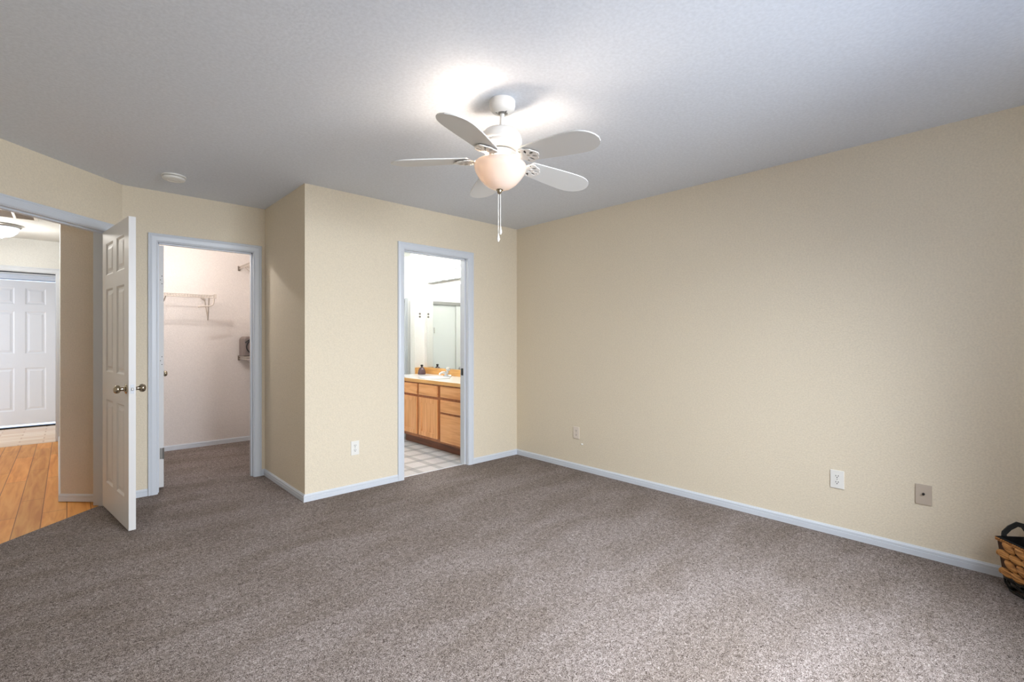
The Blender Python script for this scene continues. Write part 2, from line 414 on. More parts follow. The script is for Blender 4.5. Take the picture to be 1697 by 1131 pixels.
# hall
HA, HB = (-.036, 5.046), (-.066, 8.07)
P1 = sc(5.01, CA - .163)
struct(MB().prism([P1, (.33 - .115, 4.90), (.06, 5.12), HA], 0, H).obj('wall_passage', 'cream_shaded'))
struct(MB().prism([HA, (.06, 5.12), (.05, 8.07), HB], 0, H).obj('wall_hall_right', 'hall'))
wall('wall_hall_left', (-1.10, 3.45), (-1.10, 8.07), .10, 'hall')
wall('wall_hall_end', (-1.20, 8.07), (.05, 8.07), .115, 'hall', [(.12, 1.20 - .10 + J * 0, 0, 2.043)])
wall('wall_entry_back', (-3.0, 9.62), (.30, 9.62), .12, 'hall', [(3.0 - .87, 3.0 - .095, 0, 2.10)])
wall('wall_entry_right', (.20, 8.185), (.20, 9.62), .1, 'hall', left=False)
wall('wall_entry_left', (-2.9, 8.0), (-2.9, 9.62), .1, 'hall')
# ceilings
struct(MB().prism([(-.92, -.57), (XR + .12, -.57), (XR + .12, YB), (XB, YB), (XB, YC), (XA, YC), AW0, (-.92, AW0[1])], H, H + .08).obj('ceiling', 'ceil'))
struct(MB().box(.215, 1.945, YC + .01, 6.63, H, H + .08).obj('ceiling_closet', 'closet'))
struct(MB().box(1.945, XR + .12, YB + .01, 6.9, H, H + .08).obj('ceiling_bathroom', 'bath'))
struct(MB().prism([(-1.2, 3.4), sc(3.4 - 1.2 - .0, CA - .05), sc(4.9, CA - .05), (.215, 4.90), (.05, 5.1), (.05, 8.185), (-1.2, 8.185)], H, H + .08).obj('ceiling_hall', 'hall'))
struct(MB().box(-3.0, .30, 8.185, 9.74, H, H + .08).obj('ceiling_entry', 'hall'))
# floors
CB = -4.53
fl = MB()
fl.box(-.92, XR + .05, -.57, 3.80, -.05, 0)
fl.prism([(3.80 + CB, 3.80), (1.40, 3.80), (1.40, 4.80), (4.80 + CB, 4.80)], -.05, 0)
fl.box(.25, 1.90, 4.80, 6.55, -.05, 0)
struct(fl.obj('floor', 'carpet'))
struct(MB().prism([(-1.2, 3.33), (CB + 3.33, 3.33), (CB + 4.80, 4.80), (.2, 4.95), (.03, 5.15), (.03, 8.05), (-1.2, 8.05)], -.05, -.005).obj('floor_hall', 'plank'))
struct(MB().box(-3.0, .30, 8.05, 9.74, -.05, -.003).obj('floor_entry', 'tile'))
struct(MB().box(1.95, XR + .05, 3.80, 6.9, -.05, -.004).obj('floor_bathroom', 'vinyl'))
struct(MB().box(BD[0], BD[1], 3.792, 3.812, -.01, .002, .002).obj('trim_bathroom_threshold', 'trim'))

# ------------------------------------------------------------------ window behind the camera
wf = MB()
wf.box(.90, 2.70, -.55, -.50, .75, .80); wf.box(.90, 2.70, -.55, -.50, 2.07, 2.12)
wf.box(.90, .95, -.55, -.50, .80, 2.07); wf.box(2.65, 2.70, -.55, -.50, .80, 2.07); wf.box(1.775, 1.825, -.55, -.50, .80, 2.07)
struct(wf.obj('window_1', 'trim'))

# ------------------------------------------------------------------ skirting
BP = [(0, 0), (.012, 0), (.012, .030), (.0095, .033), (.012, .036), (.0115, .047), (.007, .052), (.005, .057), (0, .057)]
def skirt(name, pts): return struct(MB().sweep_line(BP, pts).obj('baseboard_' + name, 'trim'))
skirt('right', [(XR, -.45), (XR, YB), (BD[1] + .066, YB)])
skirt('back', [(BD[0] - .066, YB), (XB, YB), (XB, YC), (CD[1] + .068, YC)])
skirt('closet', [(CD[0] - .068, YC), (XA, YC), sc(S1 + .07 * S2, CA)])
skirt('closet_back', [(1.83, YC + TH), (1.83, 6.51), (.33, 6.51), (.33, YC + TH)])
skirt('passage', [(P1[0] - .006, P1[1] + .006), HA, HB])
skirt('left', [sc(S0 - .07 * S2, CA), AW0, (-.80, -.45)])
skirt('front', [(-.80, -.45), (XR, -.45)])

# ------------------------------------------------------------------ door trims
CP = [(.004, 0), (.004, .009), (.010, .013), (.016, .0145), (.040, .016), (.052, .013), (.056, .0165), (.062, .016), (.066, .012), (.066, 0)]
def trim(name, fr, w, h, th, back=True, stop=True):
    mb = MB(fr)
    mb.sweep_open(CP, w, h)
    mb.box(-J, 0, -th, .002, 0, h); mb.box(w, w + J, -th, .002, 0, h); mb.box(-J, w + J, -th, .002, h, h + J)
    if stop:
        y0 = -th * .62
        mb.box(0, .010, y0, y0 + .035, 0, h); mb.box(w - .010, w, y0, y0 + .035, 0, h); mb.box(0, w, y0, y0 + .035, h - .010, h)
    if back:
        m0 = mb.m; mb.m = fr @ Matrix.Translation((0, -th, 0)) @ Matrix.Diagonal((1, -1, 1, 1)); mb.sweep_open(CP, w, h); mb.m = m0
    return struct(mb.obj(name, 'trim'))
t3 = trim('trim_3', frame(BD[0], YB, 1, 0, 0, -1), BD[1] - BD[0], BD[2], TH)
t2 = trim('trim_2', frame(CD[0], YC, 1, 0, 0, -1), CD[1] - CD[0], CD[2], TH)
q0 = sc(S0, CA)
t1 = trim('trim_1', frame(q0[0], q0[1], 1 / S2, 1 / S2, 1 / S2, -1 / S2), .775, 2.045, .115)
trim('trim_4', frame(-1.08, 8.07, 1, 0, 0, -1), .978, 2.043, .115, stop=False)
trim('trim_5', frame(-.868, 9.62, 1, 0, 0, -1), .77, 2.095, .12, back=False)
# dark strike plate let into the right jamb of the bathroom door
MB().box(BD[1] - .0135, BD[1] + .001, YB + .062, YB + .092, .885, .955, .002).obj('strike_plate', 'dark', t3)['label'] = 'dark metal strike plate on the white jamb'

# ------------------------------------------------------------------ six-panel doors
def panel_door(name, w, h, th, fr, mat='door'):
    """local x from the hinge edge, y through the thickness (0 = front face), z up"""
    xs = [0, .115, w / 2 - .052, w / 2 + .052, w - .115, w]
    k = h / 2.03
    zs = [0, .195 * k, .80 * k, 1.0 * k, 1.60 * k, 1.70 * k, 1.93 * k, h]
    mb = MB(fr)
    for y, sg in ((0, 1), (th, -1)):
        for i in range(5):
            for j in range(7):
                a, b, c, d = xs[i], xs[i + 1], zs[j], zs[j + 1]
                if i in (1, 3) and j in (1, 3, 5):
                    rings = []
                    for o, dp in ((0, 0), (.006, .0035), (.013, .0085), (.026, .0085), (.046, .002)):
                        rings.append([mb.v((x, y + sg * dp, z)) for x, z in ((a + o, c + o), (b - o, c + o), (b - o, d - o), (a + o, d - o))])
                    for p, q in zip(rings, rings[1:]):
                        for e in range(4): mb.face([p[e], p[(e + 1) % 4], q[(e + 1) % 4], q[e]])
                    mb.face(rings[-1])
                else:
                    mb.face([mb.v((a, y, c)), mb.v((b, y, c)), mb.v((b, y, d)), mb.v((a, y, d))])
    for i in range(5):
        for z in (0, h): mb.face([mb.v((xs[i], 0, z)), mb.v((xs[i + 1], 0, z)), mb.v((xs[i + 1], th, z)), mb.v((xs[i], th, z))])
    for j in range(7):
        for x in (0, w): mb.face([mb.v((x, 0, zs[j])), mb.v((x, th, zs[j])), mb.v((x, th, zs[j + 1])), mb.v((x, 0, zs[j + 1]))])
    return mb.obj(name, mat)
def lathe_dir(mb, prof, origin, direction, seg=28):
    q = Vector(direction).to_track_quat('Z', 'Y').to_matrix().to_4x4()
    m0 = mb.m; mb.m = m0 @ Matrix.Translation(origin) @ q; mb.lathe(prof, seg); mb.m = m0
KN = [(0, .066), (.012, .0655), (.021, .061), (.0265, .052), (.027, .044), (.0235, .036), (.016, .031), (.0125, .029), (.0115, .020), (.0125, .014), (.017, .010), (.017, .004), (0, .004)]
RO = [(0, .010), (.016, .010), (.022, .0075), (.030, .004), (.0325, .001), (.0325, 0), (0, 0)]
def knob_set(door, fr, x, z, th, label=None):
    for y, d in ((0, -1), (th, 1)):
        mb = MB(fr); lathe_dir(mb, KN, (x, y, z), (0, d, 0)); k = mb.obj('knob', 'brass', door, smooth=40)
        mb = MB(fr); lathe_dir(mb, RO, (x, y, z), (0, d, 0)); mb.obj('rosette', 'brass', k, smooth=40)
def hinge_leaf(door, fr, z, th, x=0):
    mb = MB(fr); mb.box(x - .0025, x + .001, th - .034, th + .004, z - .045, z + .045, .0008)
    mb.tube([(x - .002, th + .006, z - .046), (x - .002, th + .006, z + .046)], .006, 12)
    mb.obj('hinge', 'steel', door)

# bedroom door, swung into the room
hx, hy = .193, 4.640                          # hinge end of its hall-side face
dd = Vector((.127, -.992)).normalized(); dn = Vector((-dd.y, dd.x))          # dn points to the room-side face
fr1 = frame(hx, hy, dd.x, dd.y, dn.x, dn.y, .018)
d1 = panel_door('door_1', .752, 2.015, .037, fr1)
tag(d1, 'open six-panel white bedroom door seen nearly edge on, with brass-toned knobs', 'door', kind='structure')
knob_set(d1, fr1, .69, .905, .037)
mb = MB(fr1); mb.box(.7515, .7535, .008, .029, .877, .935, .001); lp = mb.obj('latch_plate', 'trim', d1)
mb = MB(fr1); mb.box(.752, .760, .0125, .0245, .897, .915, .002); mb.obj('latch_bolt', 'steel', lp)
for z in (.2, 1.0, 1.8): hinge_leaf(d1, fr1, z, .037)

# closet door, swung into the closet: its hinge edge shows beside the jamb
ang = R(90 - 3.5)
e = Vector((math.cos(ang), math.sin(ang))); n_ = Vector((-e.y, e.x))
fr2 = frame(.588, 4.868, e.x, e.y, n_.x, n_.y, .018)      # y=0 is the face turned to the closet's middle
d2 = panel_door('door_2', .68, 2.005, .036, fr2)
tag(d2, 'white closet door opened into the walk-in closet, only its hinge edge and knob showing', 'door', kind='structure')
knob_set(d2, fr2, .62, .907, .036)
for z in (1.72, 1.05):
    mb = MB(fr2)
    for dx, dz in ((.012, .032), (.022, 0), (.012, -.032)):
        lathe_dir(mb, [(0, .0008), (.0035, .0008), (.0035, 0)], (-.0002, dx, z + dz), (-1, 0, 0), 10)
    mb.obj('screw_hole', 'dark', d2)
mb = MB(fr2); mb.box(-.003, .001, .003, .026, .235, .325, .001); mb.tube([(-.004, .001, .234), (-.004, .001, .326)], .0055, 12); mb.obj('hinge', 'steel', d2)

# front entry door at the far end of the hall
fr3 = frame(-.862, 9.628, 1, 0, 0, 1, .045)
d3 = panel_door('door_3', .757, 2.03, .040, fr3)
tag(d3, 'closed six-panel white door at the far end of the hall', 'door', kind='structure')
mb = MB(); mb.box(-.87, -.095, 9.615, 9.70, -.003, .016, .002); mb.obj('sill', 'iron', d3)

# ------------------------------------------------------------------ ceiling fan
FX, FY = 1.596, 1.777
fan = empty('ceiling_fan', (FX, FY, H))
tag(fan, 'white five-blade ceiling fan with frosted glass bowl light and pull chains', 'ceiling fan')
# the fan hangs a couple of degrees off plumb from its ball joint
TILT = Matrix.Translation((0, 0, -.054)) @ Matrix.Rotation(.038, 4, Vector((.017, .034, 0))) @ Matrix.Translation((0, 0, .054))
MB().lathe([(0, 0), (.062, 0), (.065, -.004), (.065, -.026), (.062, -.040), (.054, -.052), (.040, -.060), (.026, -.063), (.024, -.058), (0, -.058)], 48).obj('canopy', 'fan', fan, 35)
mb = MB().ball((0, 0, -.054), .021, .021, .016)
for k in range(3):
    a = k * 2 * PI / 3 + .5; mb.ball((.030 * math.cos(a), .030 * math.sin(a), -.0615), .0045, .0045, .003, 10, 6)
mb.obj('hanger_ball', 'steel', fan, 40)
rod = MB(TILT).tube([(0, 0, -.052), (0, 0, -.145)], .0115, 20).obj('downrod', 'fan', fan, 40)
MB(TILT).lathe([(.012, -.118), (.0135, -.122), (.0145, -.130), (.020, -.138), (.022, -.144), (.022, -.150), (0, -.150)], 28).obj('coupling', 'fan', rod, 40)
MB(TILT).lathe([(0, -.143), (.030, -.143), (.058, -.148), (.082, -.158), (.097, -.174), (.1035, -.194), (.1045, -.208), (.102, -.216), (.0965, -.219), (.0985, -.224), (.097, -.236), (.089, -.248), (.076, -.254), (0, -.254)], 56).obj('motor_housing', 'fan', fan, 30)
MB(TILT).lathe([(0, -.250), (.064, -.250), (.064, -.262), (0, -.262)], 40).obj('flywheel', 'dark', fan, 30)
MB(TILT).lathe([(0, -.258), (.070, -.258), (.077, -.263), (.079, -.280), (.076, -.292), (.068, -.316), (.062, -.324), (0, -.324)], 48).obj('light_fitter', 'fan', fan, 30)
bw = MB(TILT).lathe([(.122, -.316), (.127, -.319), (.1305, -.328), (.130, -.341), (.124, -.360), (.112, -.381), (.097, -.401), (.078, -.420), (.055, -.436), (.030, -.446), (.006, -.449),
                 (.006, -.445), (.029, -.442), (.053, -.432), (.075, -.416), (.094, -.398), (.109, -.378), (.121, -.357), (.1265, -.341), (.127, -.329), (.124, -.322), (.122, -.316)], 64).obj('glass_bowl', 'bowl', fan, 60)
MB(TILT).lathe([(0, -.442), (.016, -.444), (.019, -.449), (.013, -.452), (.012, -.458), (.009, -.466), (.004, -.470), (0, -.470)], 20).obj('finial', 'brass', bw, 40)
for k, a in enumerate((R(184), R(24))):
    bx_ = (.080 * math.cos(a), .080 * math.sin(a))
    bb = MB(TILT).ball((bx_[0], bx_[1], -.341), .026, .026, .030).obj('bulb', 'bulb', fan, 60)
    MB(TILT).tube([(bx_[0] * .5, bx_[1] * .5, -.316), (bx_[0] * .80, bx_[1] * .80, -.330)], .012, 12).obj('lamp_socket', 'fan', bb, 40)

def blade_outline():
    """(radius, half width towards +tangent, half width towards -tangent)"""
    return [(r_ * 1.008, w_ * 1.19) for r_, w_ in ((.158, .042), (.166, .050), (.20, .0530), (.26, .0580), (.32, .0630), (.38, .0670), (.425, .0690), (.465, .0680), (.495, .0620), (.520, .0510), (.538, .0370), (.549, .0210), (.555, .0))]
def make_blade(az):
    q = TILT @ Matrix.Rotation(az, 4, 'Z') @ Matrix.Translation((.12, 0, -.300)) @ Matrix.Rotation(R(3), 4, 'Y') @ Matrix.Translation((-.12, 0, 0))
    pit = q @ Matrix.Rotation(R(-10.6), 4, 'X')
    mb = MB(pit); ol = blade_outline(); th = .0055
    up = [(r, w_) for r, w_ in ol] + [(r, -w_) for r, w_ in ol[::-1][1:]]
    a = [mb.v((r, t, th / 2)) for r, t in up]; b = [mb.v((r, t, -th / 2)) for r, t in up]
    mb.face(a); mb.face(b[::-1])
    for i in range(len(up)): mb.face([a[i], a[(i + 1) % len(up)], b[(i + 1) % len(up)], b[i]])
    bl = mb.obj('blade', 'blade', fan)
    # the blade iron: a flat plate with leaf-shaped openings under the blade root, and the arm from the hub
    cu = bpy.data.curves.new('blade_iron', 'CURVE'); cu.dimensions = '2D'; cu.fill_mode = 'BOTH'; cu.extrude = .0022; cu.bevel_depth = .0006
    def spl(pts):
        s_ = cu.splines.new('POLY'); s_.points.add(len(pts) - 1); s_.use_cyclic_u = True
        for p, (x, y) in zip(s_.points, pts): p.co = (x, y, 0, 1)
    half0 = half = [(.118, .017), (.132, .024), (.142, .040), (.152, .046), (.163, .045), (.172, .038), (.182, .036), (.192, .031), (.198, .020), (.206, .013), (.212, .0)]
    half = [(.118 + (x - .118) * 1.28, y * 1.25) for x, y in half]; spl(half + [(x, -y) for x, y in half[::-1][1:]])
    def leaf(cx, cy, l_, w_, a_):
        n_p = 14; pts = []
        for i in range(n_p):
            u = -1 + 2 * i / (n_p - 1); pts.append((u * l_, w_ * (1 - u * u) ** .8 * (1.0 - .25 * u)))
        for i in range(1, n_p - 1):
            u = 1 - 2 * i / (n_p - 1); pts.append((u * l_, -w_ * (1 - u * u) ** .8 * (1.0 - .25 * u)))
        ca, sa = math.cos(a_), math.sin(a_)
        spl([(cx + ca * x - sa * y, cy + sa * x + ca * y) for x, y in pts])
    for sg in (1, -1):
        leaf(.206, sg * .0135, .0165, .0066, sg * .35); leaf(.180, sg * .030, .0165, .0072, sg * .95); leaf(.154, sg * .039, .0095, .0055, sg * 1.5)
    leaf(.178, 0, .012, .005, 0)
    tmp = bpy.data.objects.new('tmp', cu); C.objects.link(tmp)
    dg = bpy.context.evaluated_depsgraph_get(); me = bpy.data.meshes.new_from_object(tmp.evaluated_get(dg))
    bpy.data.objects.remove(tmp); bpy.data.curves.remove(cu)
    mb = MB(pit @ Matrix.Translation((0, 0, -.0105))); t = bmesh.new(); t.from_mesh(me); mb.merge(t); bpy.data.meshes.remove(me)
    mb.m = pit
    for x, y in ((.166, .017), (.166, -.017), (.226, .0)):
        mb.ball((x, y, -.0125), .0048, .0048, .0025, 10, 6)
        mb.tube([(x, y, -.011), (x, y, -.002)], .003, 8)
    sheet = MB(pit); pp = [(.118 + (x - .118) * 1.22, y * 1.12) for x, y in half0 if x > .14]; pp = [(pp[0][0], 0.0)] + pp + [(x, -y) for x, y in pp[::-1][1:]]
    sheet.prism(pp, -.0062, -.0030); sheet.obj('shade_sheet', 'leaf_shade', bl)  # added sheet behind the leaf openings, coloured as their shade
    mb.m = q
    mb.tube([(.055, 0, .004), (.085, 0, .002), (.108, 0, -.006), (.126, 0, -.010)], [.013, .012, .011, .010], 10)
    mb.obj('blade_iron', 'fan', bl)
for k in range(5): make_blade(R(-10.95 + 72 * k))
fp = TILT @ Vector((0, 0, -.462))
for dx, dy, z1 in ((-.0045, .0030, -.672), (.0035, -.0045, -.636)):
    x_, y_ = fp.x + dx, fp.y + dy
    pc = MB(); pc.tube([(fp.x + dx * .6, fp.y + dy * .6, fp.z), (x_, y_, fp.z - .02), (x_, y_, z1)], .0017, 8)
    ch = pc.obj('pull_chain', 'plast', fan, 60)
    MB().lathe([(0, z1 + .004), (.003, z1 + .003), (.004, z1 - .006), (.0075, z1 - .018), (.008, z1 - .026), (.005, z1 - .032), (.0025, z1 - .036), (0, z1 - .036)], 14, (x_, y_, 0)).obj('pull_knob', 'plast', ch, 50)

# ------------------------------------------------------------------ smoke detector
sd = empty('smoke_detector', (.570, 4.226, H))
tag(sd, 'small round white smoke detector on the ceiling near the closet', 'smoke detector')
MB().lathe([(0, 0), (.074, 0), (.076, -.004), (.075, -.010), (.066, -.012), (0, -.012)], 40).obj('mounting_plate', 'plast', sd, 30)
MB().lathe([(0, -.0115), (.062, -.0115), (.062, -.0155), (0, -.0155)], 40).obj('sensor_slot', 'dark', sd, 30)
MB().lathe([(0, -.015), (.070, -.015), (.072, -.019), (.068, -.029), (.058, -.034), (.040, -.036), (.038, -.034), (.020, -.034), (.018, -.036), (0, -.036)], 40).obj('cover', 'plast', sd, 30)

# ------------------------------------------------------------------ wall plates
def duplex(name, fr, mat, label, w=.070, h=.114, smat=None):
    mb = MB(fr); mb.box(-w / 2, w / 2, 0, .006, -h / 2, h / 2, .0022)
    o = mb.obj(name, mat); tag(o, label, 'outlet', 'electrical outlets')
    for dz in (.0195, -.0195):
        mb = MB(fr); pts = []
        for i in range(28):
            a = 2 * PI * i / 28; pts.append((.0165 * math.cos(a), max(-.0135, min(.0135, .0175 * math.sin(a)))))
        a_ = [mb.v((x, .0068, dz + z)) for x, z in pts]; b_ = [mb.v((x, .004, dz + z)) for x, z in pts]; mb.face(a_)
        for i in range(28): mb.face([a_[i], a_[(i + 1) % 28], b_[(i + 1) % 28], b_[i]])
        r_ = mb.obj('socket', smat or mat, o)
        mb = MB(fr); mb.box(-.0080, -.0050, .006, .0071, dz - .001, dz + .0085); mb.box(.0050, .0080, .006, .0071, dz - .001, dz + .0075)
        m0 = mb.m; lathe_dir(mb, [(0, .0011), (.0032, .0011), (.0032, 0)], (0, .006, dz - .007), (0, 1, 0), 12)
        mb.obj('slot_holes', 'dark', r_)
    mb = MB(fr); lathe_dir(mb, [(0, .0012), (.0022, .0012), (.003, 0)], (0, .006, 0), (0, 1, 0), 12); mb.obj('cover_screw', 'steel', o)
    return o
duplex('wall_outlet', frame(1.729, YB, 1, 0, 0, -1, .352), 'plast', 'outlet on the cream wall left of the bathroom door')
duplex('wall_outlet', frame(XR, .795, 0, 1, -1, 0, .356), 'plast', 'bright white outlet low on the right wall, beside the beige cable plate', .074)
duplex('wall_outlet', frame(XR, 2.910, 0, 1, -1, 0, .351), 'ivory', 'ivory outlet low on the right wall near the room corner')
duplex('wall_outlet', frame(3.497, YP, 1, 0, 0, -1, 1.575), 'plast', 'white outlet with grey sockets high on the bathroom wall beside the mirror', smat='sockgrey')
mb = MB(frame(XR, .378, 0, 1, -1, 0, .358)); mb.box(-.036, .036, 0, .007, -.057, .057, .0025)
cx_ = mb.obj('cable_plate', 'beige'); tag(cx_, 'beige wall plate with one dark cable jack, right of the bright white outlet', 'cable plate')
mb = MB(frame(XR, .378, 0, 1, -1, 0, .358)); lathe_dir(mb, [(0, .013), (.003, .013), (.0055, .012), (.0065, .007), (.0065, 0)], (0, .006, .004), (0, 1, 0), 14); mb.obj('cable_jack', 'dark', cx_)
mb = MB(frame(XR, 2.841, 0, 1, -1, 0, .253))
mb.box(-.011, .011, 0, .004, -.010, .004, .0015); lathe_dir(mb, [(0, .012), (.004, .011), (.006, .006), (.007, 0)], (.001, .003, -.002), (0, 1, 0), 14)
tag(mb.obj('cable_clip', 'plast'), 'tiny white plastic clip on the right wall below the ivory outlet', 'cable clip')

# ------------------------------------------------------------------ closet shelving
def wire_shelf(name, label, x0, x1, y0, y1, z, along, group='wire shelves of the closet'):
    """y0 = wall side and y1 = lip side when it runs along x; x0 = wall side and x1 = lip side when it runs along y"""
    root = empty(name, ((x0 + x1) / 2, (y0 + y1) / 2, z)); tag(root, label, 'shelf', group)
    loc = Vector(root.location)
    def put(mb, nm, mt='wire', par=None):
        for q in mb.bm.verts: q.co -= loc
        return mb.obj(nm, mt, par or root, 60)
    mb = MB()
    if along == 'x':
        n = int((x1 - x0) / .026)
        for i in range(n + 1):
            x = x0 + (x1 - x0) * i / n; mb.tube([(x, y0, z), (x, y1, z), (x, y1 - (.001 if y1 < y0 else -.001), z - .030)], .0015, 6)
        put(mb, 'deck_wires'); mb = MB(); mb.tube([(x0, y0, z - .004), (x1, y0, z - .004)], .0035, 8); put(mb, 'back_rod')
        mb = MB(); mb.tube([(x0, y1, z), (x1, y1, z)], .0038, 8); mb.tube([(x0, y1, z - .030), (x1, y1, z - .030)], .0038, 8); put(mb, 'front_lip')
        mb = MB(); mb.tube([(x0, (y0 + y1) / 2, z - .003), (x1, (y0 + y1) / 2, z - .003)], .003, 8); put(mb, 'middle_rod')
    else:
        n = int((y1 - y0) / .026)
        s_ = 1 if x1 > x0 else -1
        for i in range(n + 1):
            y = y0 + (y1 - y0) * i / n; mb.tube([(x0, y, z), (x1, y, z), (x1, y, z - .030)], .0015, 6)
        put(mb, 'deck_wires'); mb = MB(); mb.tube([(x0, y0, z - .004), (x0, y1, z - .004)], .0035, 8); put(mb, 'back_rod')
        mb = MB(); mb.tube([(x1, y0, z), (x1, y1, z)], .0038, 8); mb.tube([(x1, y0, z - .030), (x1, y1, z - .030)], .0038, 8); put(mb, 'front_lip')
        mb = MB(); mb.tube([((x0 + x1) / 2, y0, z - .003), ((x0 + x1) / 2, y1, z - .003)], .003, 8); put(mb, 'middle_rod')
    return root, loc, put
CYB = 6.51
root, loc, put = wire_shelf('wire_shelf', 'white wire shelf on the closet back wall, with a curved hanging hook', .34, 1.215, CYB - .006, CYB - .300, 1.742, 'x')
for xb, xt in ((.72, .77), (1.205, 1.165)):
    mb = MB(); mb.tube([(xt, CYB - .292, 1.712), (xb, CYB - .010, 1.492), (xb, CYB - .008, 1.470)], .0062, 8)
    mb.tube([(xt - .0, CYB - .020, 1.735), (xb, CYB - .010, 1.495)], .0055, 8)
    put(mb, 'brace', 'wire')
mb = MB(); pts = [(1.215, CYB - .300, 1.742)]
for i in range(9):
    a = PI / 2 * i / 8; pts.append((1.165 + .042 * math.cos(a), CYB - .302, 1.665 - .045 * math.sin(a)))
pts = pts[:2] + pts[2:] + [(1.09, CYB - .302, 1.612), (1.06, CYB - .302, 1.606)]
mb.tube(pts, .0075, 10); put(mb, 'hanging_hook')
mb = MB(); mb.box(1.208, 1.232, CYB - .318, CYB - .294, 1.706, 1.756, .003); put(mb, 'end_cap', 'wire')
mb = MB(); mb.box(1.135, 1.165, CYB - .020, CYB - .001, 1.715, 1.745, .003); put(mb, 'wall_clip', 'wire')

def side_shelf(label, z, lip):
    root, loc, put = wire_shelf('wire_shelf', label, 1.822, lip, YC + .5, CYB - .008, z, 'y')
    mb = MB(); mb.box(lip - .012, lip + .012, CYB - .016, CYB - .001, z - .048, z + .010, .002); put(mb, 'wall_bracket', 'bracket')
    mb = MB(); mb.tube([(lip, CYB - .25, z - .03), (1.826, CYB - .25, z - .27)], .0045, 8); put(mb, 'brace', 'wire')
side_shelf('upper white wire shelf high on the closet right side', 2.130, 1.530)
side_shelf('lower white wire shelf on the closet right side, carrying a grey case', 1.040, 1.530)
# grey case lying on the lower side shelf
gx, gy, gz = 1.66, 6.38, 1.0465
gc = empty('storage_case', (gx, gy, gz)); tag(gc, 'grey rounded hard case standing on the lower closet shelf', 'case')
def rounded(mb, x0, x1, z0, z1, y0, y1, r_, n_p=7, rb=.01):
    pts = []
    for cx, cz, a0 in ((x1 - r_, z1 - r_, 0), (x0 + r_, z1 - r_, PI / 2), (x0 + rb, z0 + rb, PI), (x1 - rb, z0 + rb, 1.5 * PI)):
        rr = r_ if cz > (z0 + z1) / 2 else rb
        for i in range(n_p): a = a0 + PI / 2 * i / (n_p - 1); pts.append((cx + rr * math.cos(a), cz + rr * math.sin(a)))
    L0 = []
    for y, s_ in ((y0, .93), (y0 + .012, 1), (y1 - .012, 1), (y1, .93)):
        cx, cz = (x0 + x1) / 2, (z0 + z1) / 2
        L0.append([mb.v((cx + (x - cx) * s_, y, cz + (z - cz) * s_ + (0 if s_ == 1 else 0))) for x, z in pts])
    for a, b in zip(L0, L0[1:]):
        for i in range(len(pts)): mb.face([a[i], a[(i + 1) % len(pts)], b[(i + 1) % len(pts)], b[i]])
    mb.face(L0[0][::-1]); mb.face(L0[-1])
mb = MB(); rounded(mb, -.135, .135, -.0005, .235, -.11, .10, .045); mb.obj('shell', 'case', gc, 35)
mb = MB(); pts = []
for i in range(15):
    a = -PI * .62 + PI * 1.24 * i / 14; pts.append((-.02 - .085 * math.cos(a), -.115, .112 + .082 * math.sin(a)))
mb.tube(pts, .007, 8); mb.tube([(-.118, -.114, .160), (-.098, -.116, .180), (-.060, -.114, .205)], .006, 8); mb.obj('carry_handle', 'black', gc, 50)

# ------------------------------------------------------------------ bathroom: vanity, top, tap, mirror, light, shower
VX, VF = XR, 3.013           # wall, cabinet face
vy0, vy1 = YB + TH + .004, YP - .004
vc = empty('vanity_cabinet', ((VX + VF) / 2, (vy0 + vy1) / 2, 0))
tag(vc, 'honey maple bathroom vanity cabinet with panel doors and a drawer stack', 'cabinet')
vl = Vector(vc.location)
def vput(mb, nm, mt, par=None, sm=None):
    for q in mb.bm.verts: q.co -= vl
    return mb.obj(nm, mt, par or vc, sm)
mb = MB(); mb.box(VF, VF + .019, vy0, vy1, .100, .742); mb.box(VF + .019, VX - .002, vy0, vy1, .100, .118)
mb.box(VF + .019, VX - .002, vy0, vy0 + .016, .118, .742); mb.box(VF + .019, VX - .002, vy1 - .016, vy1, .118, .742); vput(mb, 'carcass', 'maple_shade')
mb = MB(); mb.box(VF + .072, VX - .002, vy0, 5.235, -.004, .100); vput(mb, 'toe_kick', 'toekick')
def vfront(y0, y1, z0, z1, nm):
    mb = MB(); t = .019
    if nm == 'drawer': mb.box(VF - t, VF - .0005, y0, y1, z0, z1, .004); return vput(mb, 'drawer', 'maple_h')
    m_ = .052
    mb.box(VF - t, VF - .0005, y0, y0 + m_, z0, z1, .002); mb.box(VF - t, VF - .0005, y1 - m_, y1, z0, z1, .002)
    mb.box(VF - t, VF - .0005, y0 + m_, y1 - m_, z0, z0 + m_, .002); mb.box(VF - t, VF - .0005, y0 + m_, y1 - m_, z1 - m_, z1, .002)
    d_ = vput(mb, 'door', 'maple_v')
    mb = MB(); mb.box(VF - .009, VF - .0006, y0 + m_ - .001, y1 - m_ + .001, z0 + m_ - .001, z1 - m_ + .001); vput(mb, 'door_panel', 'maple_v', d_)
for y0, y1 in ((4.840, 5.215), (4.418, 4.795)):
    vfront(y0, y1, .604, .728, 'drawer'); vfront(y0, y1, .137, .574, 'door')
for y0, y1 in ((3.90, 4.356),):
    vfront(y0, y1, .610, .728, 'drawer'); vfront(y0, y1, .448, .580, 'drawer'); vfront(y0, y1, .123, .425, 'drawer')
vfront(5.255, vy1 - .02, .137, .728, 'door')

